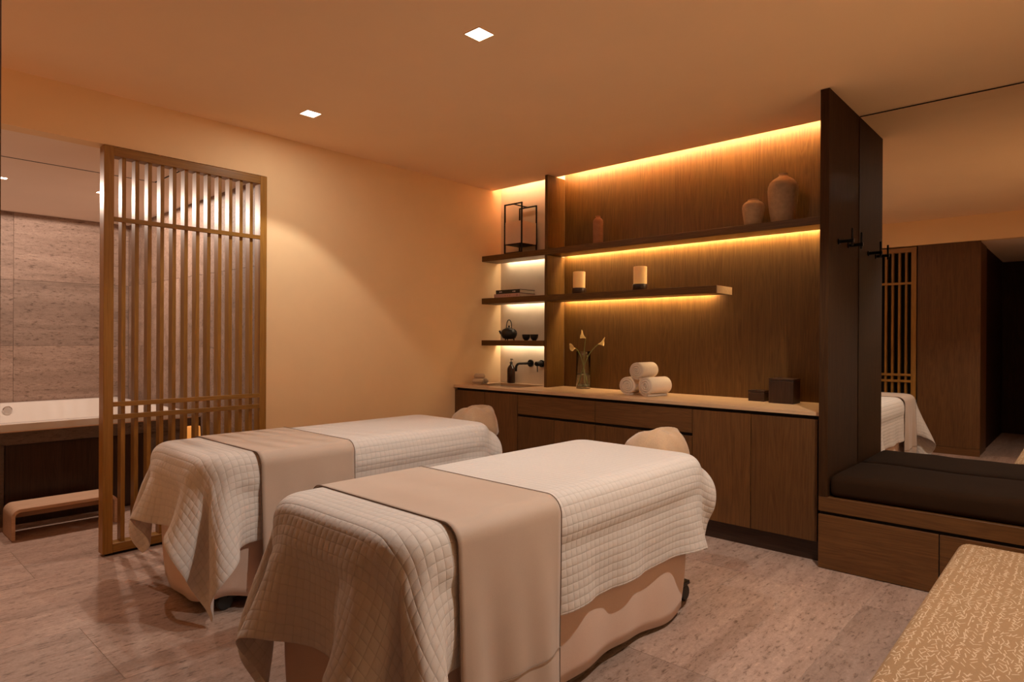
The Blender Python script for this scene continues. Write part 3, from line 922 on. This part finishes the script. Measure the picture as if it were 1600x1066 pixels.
    rt = thing('bed_runner', lab['runner'], 'bed runner', (cx, (r0 + r1) / 2, run_low[1]), 'tan bed runners')
    rn = part('cloth', MB().grid(A), 'runner', rt, True)
    solidify(rn, .004, -1)
    for j, s in ((0, -1), (nv - 1, 1)):
        part('piping', MB().tube([tuple(p + np.array((0, s * .001, 0.0))) for p in A[:, j]], .0022, 6), 'piping', rt, True)
    # stitched hem on both hanging ends
    for side in (0, 1):
        idx = 8 if side == 0 else len(prof) - 9
        P_ = [tuple(A[idx, j] + np.array(((1 if side else -1) * .004, 0, 0))) for j in range(nv)]
        part('hem_stitch', MB().tube(P_, .0016, 5), 'stitch', rt, True)
    # towel folded over the head rest
    nu, nv2 = 56, 40
    A = np.zeros((nu, nv2, 3))
    for i in range(nu):
        for j in range(nv2):
            u, v_ = i / (nu - 1) * 2 - 1, j / (nv2 - 1) * 2 - 1
            ru, rv = .176, .172
            x, y = ru * u * math.sqrt(1 - .42 * v_ * v_), rv * v_ * math.sqrt(1 - .42 * u * u)
            hx = max(0.0, 1 - abs(u) ** 4.0) ** .55 * (1 - .20 * max(0.0, (.35 - u) / 1.35))
            hv = max(0.0, 1 - abs(v_) ** 4.0) ** .55
            z = .190 * hx * hv - .105
            # one edge of the towel lies folded over the other along a slanting line
            ln = u - .34 - .22 * v_
            z += .012 * hv / (1 + math.exp(ln * 90)) * math.exp(-(min(ln, 0) / .45) ** 2)
            z += .007 * math.exp(-(ln / .06) ** 2) * hv
            z += .0035 * math.sin(u * 9 + v_ * 6) + .0025 * math.sin(v_ * 11 - u * 4 + 1) - .004 * math.exp(-((u + .35 - .5 * v_) / .10) ** 2) * hv
            A[i, j] = (cx + x + .010 * math.sin(v_ * 5) * abs(u) ** 3, hy + .02 + y + .010 * math.sin(u * 6) * abs(v_) ** 3, ztop - .012 + z)
    tw = solo('headrest_towel', MB().grid(A), 'terry', lab['towel'], 'towel', 'tan towels over the headrests', smooth=True)
    solidify(tw, .006, 1)
    return t

massage_table(-1.785, 1.085, 1.86, .385, .735, dict(
    table='front massage table with blush skirt, nearest the camera',
    quilt='white quilt on the front massage table nearest the camera',
    runner='tan runner across the front massage table nearest the camera',
    towel='tan towel folded over the headrest of the front table'),
    (.34, .375), .075, .385, (1.275, 1.765), 11, (.10, .05), {})
massage_table(-3.345, 1.20, 1.86, .385, .735, dict(
    table='rear massage table with blush skirt beside the slatted screen',
    quilt='white quilt on the rear massage table beside the slatted screen',
    runner='tan runner across the rear massage table beside the screen',
    towel='tan towel folded over the headrest of the rear table'),
    (.27, .37), .075, .335, (1.44, 1.96), 23, (.15, .12), {})

# ------------------------------------------------------------------ patterned daybed
ob = thing('daybed', 'upholstered daybed in tan fabric printed with cream dashes', 'daybed', (0.0, 2.1, 0))
part('upholstery', MB().box(-.425, .40, .90, 3.315, .07, .452, .045, 5), 'ottoman', ob, 40)
part('plinth', MB().box(-.36, .34, 1.0, 3.22, 0, .07), 'walnut_x', ob)

# ------------------------------------------------------------------ things on the shelves
def rings(prof, n=40):
    return prof
# clay bottle
solo('clay_bottle', MB().lathe((-3.055, 4.40, 2.10), [(0, 0), (.040, 0), (.042, .006), (.0425, .185), (.040, .202), (.030, .216), (.021, .222), (.019, .232), (.024, .238), (.020, .240), (.014, .230), (0, .225)], 36), 'clay',
     'slim reddish clay bottle on the topmost shelf', 'bottle', smooth=50)
def ribbed(prof, amp, pitch, n=90):
    zs = np.array([p[1] for p in prof]); rs = np.array([p[0] for p in prof])
    out = []
    s = np.concatenate([[0], np.cumsum(np.hypot(np.diff(rs), np.diff(zs)))])
    for q in np.linspace(0, s[-1], n):
        r, z = np.interp(q, s, rs), np.interp(q, s, zs)
        out.append((max(0.0, r + (amp * math.sin(z / pitch * 6.283) if r > .04 else 0)), z))
    return out
solo('round_jar', MB().lathe((-1.752, 4.40, 2.10), ribbed([(0, 0), (.052, 0), (.058, .01), (.066, .06), (.073, .105), (.075, .13), (.070, .150), (.056, .166), (.040, .174), (.036, .180), (.039, .186), (.034, .186), (.028, .176), (0, .17)], .0006, .008), 40), 'sand',
     'small round sand-coloured ceramic jar on the topmost shelf', 'jar', smooth=60)
solo('tall_jar', MB().lathe((-1.566, 4.44, 2.10), ribbed([(0, 0), (.066, 0), (.074, .012), (.086, .08), (.094, .16), (.098, .225), (.095, .255), (.084, .282), (.062, .303), (.038, .317), (.028, .325), (.026, .336), (.030, .342), (.024, .342), (.018, .33), (0, .325)], .0007, .009), 44), 'sand',
     'tall shouldered sand-coloured ceramic jar on the topmost shelf', 'jar', smooth=60)

def candle(x, label):
    y, z = 4.42, 1.697
    t = thing('candle_holder', label, 'candle holder', (x, y, z), 'candle holders on the middle shelf')
    part('base', MB().lathe((x, y, z), [(0, 0), (.059, 0), (.061, .003), (.061, .048), (.058, .052), (0, .052)], 36), 'walnut_x', t, 40)
    part('shade', MB().lathe((x, y, z + .052), [(.0, 0), (.053, 0), (.053, .138), (.050, .140), (.047, .138), (.047, .006), (0, .006)], 36), 'wax', t, 40)
candle(-3.262, 'frosted candle holder on the middle shelf, nearer the divider')
candle(-2.662, 'frosted candle holder on the middle shelf, nearer the shelf end')

# lantern of black bars with frosted panes
xa, xb, ya, yb, z0 = -4.068, -3.858, 4.345, 4.552, 2.10
ln = thing('shelf_lantern', 'black metal frame lantern with frosted panes on the top shelf', 'lantern', ((xa + xb) / 2, (ya + yb) / 2, z0))
bt = .012
def bar(name, *a): part(name, MB().box(*a, .001, 1), 'black', ln)
for x in (xa, xb):
    for y in (ya, yb):
        bar('post', x - bt / 2, x + bt / 2, y - bt / 2, y + bt / 2, z0, z0 + .452)
for y in (ya, yb):
    bar('top_bar', xa - bt / 2, xb + bt / 2, y - bt / 2, y + bt / 2, z0 + .452, z0 + .464)
    bar('bottom_bar', xa + bt / 2, xb - bt / 2, y - bt / 2, y + bt / 2, z0, z0 + .014)
xm = (xa + xb) / 2
bar('handle_bar', xm - .006, xm + .006, ya + bt / 2, yb - bt / 2, z0 + .452, z0 + .462)
bar('tray', xa + bt / 2, xb - bt / 2, ya + bt / 2, yb - bt / 2, z0 + .085, z0 + .093)
for a in ((xa + .007, xb - .007, ya - .002, ya + .002), (xa + .007, xb - .007, yb - .002, yb + .002), (xa - .002, xa + .002, ya + .007, yb - .007), (xb - .002, xb + .002, ya + .007, yb - .007)):
    part('pane', MB().box(*a, z0 + .094, z0 + .295), 'frost', ln)

# books
def book(x0, x1, y0, y1, z, h, mat, label, dots, pm):
    t = thing('book', label, 'book', ((x0 + x1) / 2, (y0 + y1) / 2, z), 'stacked books')
    mb = MB().box(x0, x1, y0, y1, z, z + .004); mb.box(x0, x1, y0, y1, z + h - .004, z + h); mb.box(x0, x1, y0, y0 + .004, z + .004, z + h - .004)
    part('cover', mb, mat, t)
    part('pages', MB().box(x0 + .004, x1 - .006, y0 + .0045, y1 - .006, z + .0042, z + h - .0042), 'paper', t)
    for a, w, hh in dots:
        part('spine_print', MB().box(x0 + a, x0 + a + w, y0 - .0006, y0 + .0002, z + h * .5 - hh / 2, z + h * .5 + hh / 2), pm, t)
book(-4.185, -3.86, 4.325, 4.555, 1.697, .034, 'bookpnk', 'blush-covered book at the bottom of the small stack', ((.14, .008, .01), (.17, .008, .01), (.20, .008, .01), (.285, .012, .018)), 'printr')
book(-4.165, -3.865, 4.330, 4.545, 1.7312, .036, 'bookblk', 'black-covered book lying on top of the blush one', ((.045, .016, .010), (.067, .010, .010), (.21, .010, .008), (.225, .022, .010)), 'printw')

# teapot and cups
tx, ty, tz = -4.078, 4.42, 1.297
tp = thing('teapot', 'black cast-iron teapot with arched handle on the lowest shelf', 'teapot', (tx, ty, tz))
part('body', MB().lathe((tx, ty, tz + .012), [(0, 0), (.040, .0), (.062, .012), (.075, .035), (.077, .055), (.070, .080), (.052, .095), (.036, .100), (0, .100)], 36), 'iron', tp, 50)
lid_ = part('lid', MB().lathe((tx, ty, tz + .112), [(.036, 0), (.034, .005), (.018, .009), (.006, .011), (0, .011)], 28), 'iron', tp, 50)
part('lid_knob', MB().lathe((tx, ty, tz + .1232), [(0, 0), (.006, 0), (.009, .007), (.010, .012), (.006, .017), (0, .017)], 20), 'iron', lid_, 50)
arc = [(tx + .034 * math.cos(math.radians(a)) * (1 if a else 1), ty, tz + .112 + .082 * math.sin(math.radians(a)) ** .8) for a in range(0, 181, 12)]
part('handle', MB().tube(arc, .0045, 8), 'iron', tp, True)
part('spout', MB().tube([(tx - .060, ty - .02, tz + .055), (tx - .082, ty - .028, tz + .070), (tx - .094, ty - .032, tz + .092)], [.016, .011, .008], 12), 'iron', tp, True)
for k in range(3):
    a = math.radians(270 + 120 * k)
    part('foot', MB().tube([(tx + .045 * math.cos(a), ty + .045 * math.sin(a), tz + .018), (tx + .050 * math.cos(a), ty + .050 * math.sin(a), tz)], [.008, .005], 8), 'iron', tp, True)
def cup(x, label):
    solo('tea_cup', MB().lathe((x, 4.42, tz), [(0, 0), (.018, 0), (.019, .004), (.026, .010), (.035, .028), (.038, .050), (.038, .056), (.0355, .056), (.033, .03), (.022, .012), (0, .010)], 32), 'iron', label, 'cup', 'tea cups', smooth=50)
cup(-3.862, 'small dark tea cup on the lowest shelf, next to the teapot')
cup(-3.765, 'small dark tea cup on the lowest shelf, next to the divider')

# soap bottle, tap, mixer
sx, sy = -4.135, 4.515
sp = thing('soap_dispenser', 'brown soap bottle with black pump beside the sink', 'soap dispenser', (sx, sy, ZCT))
part('bottle', MB().lathe((sx, sy, ZCT), [(0, 0), (.036, 0), (.039, .004), (.039, .130), (.036, .145), (.024, .165), (.014, .176), (.013, .186), (0, .186)], 32), 'amber', sp, 50)
col_ = part('collar', MB().lathe((sx, sy, ZCT + .186), [(0, 0), (.0145, 0), (.0145, .016), (.012, .018), (0, .018)], 24), 'blackp', sp, 40)
pm_ = MB().lathe((sx, sy, ZCT + .204), [(0, 0), (.004, 0), (.004, .020), (.009, .022), (.009, .030), (0, .031)], 16)
pm_.tube([(sx, sy, ZCT + .230), (sx + .028, sy - .012, ZCT + .230), (sx + .034, sy - .015, ZCT + .224)], [.005, .0045, .004], 8)
part('pump', pm_, 'blackp', col_, 40)
fx, fz = -3.932, 1.082
fc = thing('wall_tap', 'black wall-mounted spout over the sink', 'tap', (fx, YB - .01, fz))
part('escutcheon', MB().lathe((fx, YB - .016, fz), [(0, 0), (.034, 0), (.034, .014), (0, .014)], 32, 'y'), 'black', fc, 40)
path = [(fx, YB - .02, fz), (fx, YB - .10, fz), (fx, YB - .17, fz), (fx, YB - .195, fz - .006), (fx, YB - .212, fz - .022), (fx, YB - .218, fz - .045), (fx, YB - .218, fz - .070)]
part('spout', MB().tube(path, [.011] * 4 + [.0115, .0125, .0125], 16), 'black', fc, True)
gx = -3.795
mx = thing('tap_mixer', 'black round lever mixer on the niche wall beside the spout', 'mixer tap', (gx, YB - .01, fz))
part('escutcheon', MB().lathe((gx, YB - .016, fz), [(0, 0), (.034, 0), (.034, .014), (0, .014)], 32, 'y'), 'black', mx, 40)
part('barrel', MB().lathe((gx, YB - .090, fz), [(0, 0), (.020, 0), (.022, .004), (.022, .074), (0, .074)], 28, 'y'), 'black', mx, 40)
part('lever', MB().tube([(gx, YB - .075, fz - .015), (gx + .012, YB - .085, fz - .075)], [.005, .004], 10), 'black', mx, True)

# rolled towels
def roll(c, R, L, turns, axis_ang, tilt=0.0):
    """a spiral roll of cloth, axis horizontal; c = centre of the front end"""
    n = int(turns * 30); th = R / (turns + .35)
    rows_, outline = [], []
    for side in (0, 1):
        pts = []
        for i in range(n + 1):
            a = i / 30 * 2 * math.pi; rc = .10 * th + th * a / (2 * math.pi)
            pts.append((rc + (th * .49 if side else -th * .43) if True else 0, a))
        outline.append(pts)
    mb = MB()
    ca, sa = math.cos(axis_ang), math.sin(axis_ang)
    prof = [(0.0, .30), (.005, .66), (.014, 1.0), (L - .014, 1.0), (L - .005, .66), (L, .30)]
    loops = []
    for (s, k) in prof:
        ring = []
        for side in (1, 0):
            seq = range(n + 1) if side else range(n, -1, -1)
            for i in seq:
                ro, a = outline[1][i]; ri, _ = outline[0][i]
                mid = (ro + ri) / 2; r = max(0.0005, mid + (ro - mid) * k * (1 if side else -1))
                a2 = a - turns * 2 * math.pi - math.pi * .5 + .3 
                px, pz = r * math.cos(a2), r * math.sin(a2)
                inset = .018 * (r / R) ** 3 if s < .01 or s > L - .01 else 0
                ss = s + (inset if s < L / 2 else -inset)
                ring.append(mb.bm.verts.new(Vector((c[0] + px * ca - ss * sa * -1 * 0 + ss * -sa * -1 * 0 + (-sa) * 0 + ss * sa, c[1] + px * -sa + ss * ca, c[2] + pz))))
        loops.append(ring)
    m_ = len(loops[0])
    for a, b_ in zip(loops, loops[1:]):
        for i in range(m_):
            j = (i + 1) % m_
            mb.bm.faces.new([a[i], a[j], b_[j], b_[i]])
    half_ = n + 1
    for lp in (loops[0], loops[-1]):
        for i in range(n):
            try: mb.bm.faces.new([lp[i], lp[i + 1], lp[m_ - 2 - i], lp[m_ - 1 - i]])
            except ValueError: pass
    # drop so that the lowest point touches the support
    return mb
def put_roll(c, R, L, turns, ang, zbase, name, mat, label, cat, group):
    mb = roll(c, R, L, turns, ang)
    zmin = min(v.co.z for v in mb.bm.verts)
    bmesh.ops.translate(mb.bm, verts=mb.bm.verts, vec=(0, 0, zbase - zmin))
    return solo(name, mb, mat, label, cat, group, smooth=60)
put_roll((-2.612, 4.15, .958), .070, .24, 4, math.radians(-4), ZCT, 'rolled_towel', 'terryw', 'lower left rolled white towel, toward the flower vase', 'towel', 'rolled white towels')
put_roll((-2.446, 4.13, .958), .072, .25, 4, math.radians(10), ZCT, 'rolled_towel', 'terryw', 'lower right rolled white towel, toward the dark boxes', 'towel', 'rolled white towels')
put_roll((-2.527, 4.14, 1.078), .066, .23, 4, math.radians(3), ZCT + .1195, 'rolled_towel', 'terryw', 'uppermost rolled white towel of the three', 'towel', 'rolled white towels')
put_roll((-4.275, 4.135, .93), .027, .11, 3, math.radians(62), ZCT, 'rolled_washcloth', 'terrys', 'lower rolled beige washcloth nearer the room, by the cream wall', 'washcloth', 'rolled washcloths')
put_roll((-4.285, 4.20, .93), .027, .11, 3, math.radians(52), ZCT, 'rolled_washcloth', 'terrys', 'lower rolled beige washcloth nearer the niche, by the cream wall', 'washcloth', 'rolled washcloths')
put_roll((-4.285, 4.165, .98), .026, .105, 3, math.radians(58), ZCT + .046, 'rolled_washcloth', 'terrys', 'topmost rolled beige washcloth by the cream wall', 'washcloth', 'rolled washcloths')

# glass vase with callas
vx, vy = -3.238, 4.455
va = thing('glass_vase', 'tall clear glass cylinder vase with water on the worktop', 'vase', (vx, vy, ZCT))
part('glass_wall', MB().lathe((vx, vy, ZCT), [(0, 0), (.058, 0), (.062, .004), (.062, .318), (.0605, .320), (.059, .318), (.059, .014), (0, .012)], 40), 'glass', va, 40)
part('water', MB().lathe((vx, vy, ZCT + .0135), [(0, 0), (.0585, .0015), (.0585, .105), (0, .105)], 40), 'water', va, 40)
rp = random.Random(4)
mb = MB()
for k in range(26):
    a, r = rp.random() * 6.28, .048 * math.sqrt(rp.random())
    b2 = bmesh.new(); bmesh.ops.create_icosphere(b2, subdivisions=1, radius=.0085 + .003 * rp.random())
    bmesh.ops.scale(b2, verts=b2.verts, vec=(1.2, .9, .6))
    bmesh.ops.translate(b2, verts=b2.verts, vec=(vx + r * math.cos(a), vy + r * math.sin(a), ZCT + .021 + .012 * rp.random()))
    mb._merge(b2)
o = solo('vase_pebbles', mb, 'pebble', 'grey-green pebbles in the bottom of the glass vase', 'pebbles', smooth=True); o['kind'] = 'stuff'

def calla(base, via, tip, dirv, label, size=1.0):
    t = thing('calla_lily', label, 'flower', base, 'calla lilies in the vase')
    pts = []
    P0, P1, P2 = Vector(base), Vector(via), Vector(tip)
    for k in range(15):
        s = k / 14; pts.append((1 - s) ** 2 * P0 + 2 * s * (1 - s) * P1 + s * s * P2)
    part('stem', MB().tube(pts, .0034, 8), 'stem', t, True)
    d = Vector(dirv).normalized()
    up = Vector((0, 0, 1)); s_ = d.cross(up).normalized(); w_ = s_.cross(d).normalized()
    n, m_ = 24, 12
    A = np.zeros((n, m_, 3))
    for i in range(n):
        a = 2 * math.pi * i / n
        for j in range(m_):
            f = j / (m_ - 1)
            r = (.004 + .030 * f ** 1.5) * size
            ax = f * (.055 + .030 * max(0, math.cos(a)) ** 2 - .010 * max(0, -math.cos(a))) * size
            lean = (.012 * f ** 3 * (max(0, math.cos(a)))) * size
            p = P2 + d * ax + w_ * (r * math.cos(a) + lean) + s_ * r * math.sin(a)
            A[i, j] = p
    sp_ = part('spathe', MB().grid(A, close_u=True), 'petal', t, True)
    solidify(sp_, .0012, 0)
    part('spadix', MB().tube([P2 + d * .004, P2 + d * .045 * size], [.004, .003], 8), 'petal', sp_, True)
calla((vx + .012, vy, ZCT + .03), (vx + .0, vy - .01, 1.16), (-3.118, 4.32, 1.318), (-.72, -.25, .55), 'tallest calla lily, bending left above the glass vase', .82)
calla((vx + .03, vy + .01, ZCT + .03), (vx - .01, vy - .02, 1.22), (-3.235, 4.335, 1.232), (-.15, -.95, .10), 'calla lily facing the room at the left rim of the vase', .78)
calla((vx - .035, vy, ZCT + .03), (vx + .02, vy - .02, 1.18), (-2.99, 4.32, 1.270), (.85, .30, .30), 'calla lily leaning out to the right of the vase', .82)

# dark wooden boxes
def wood_box(x0, x1, y0, y1, h, lidh, label, m):
    t = thing('wooden_box', label, 'box', ((x0 + x1) / 2, (y0 + y1) / 2, ZCT), 'dark wooden boxes')
    part('body', MB().box(x0, x1, y0, y1, ZCT, ZCT + h - lidh - .002, .002, 2), m, t)
    part('lid', MB().box(x0 - .001, x1 + .001, y0 - .001, y1 + .001, ZCT + h - lidh, ZCT + h, .002, 2), m, t)
wood_box(-1.772, -1.662, 4.378, 4.475, .075, .012, 'low dark wooden box on the worktop', 'walnut_x')
wood_box(-1.615, -1.455, 4.333, 4.470, .165, .012, 'tall dark wooden box on the worktop beside the low one', 'walnut_z')
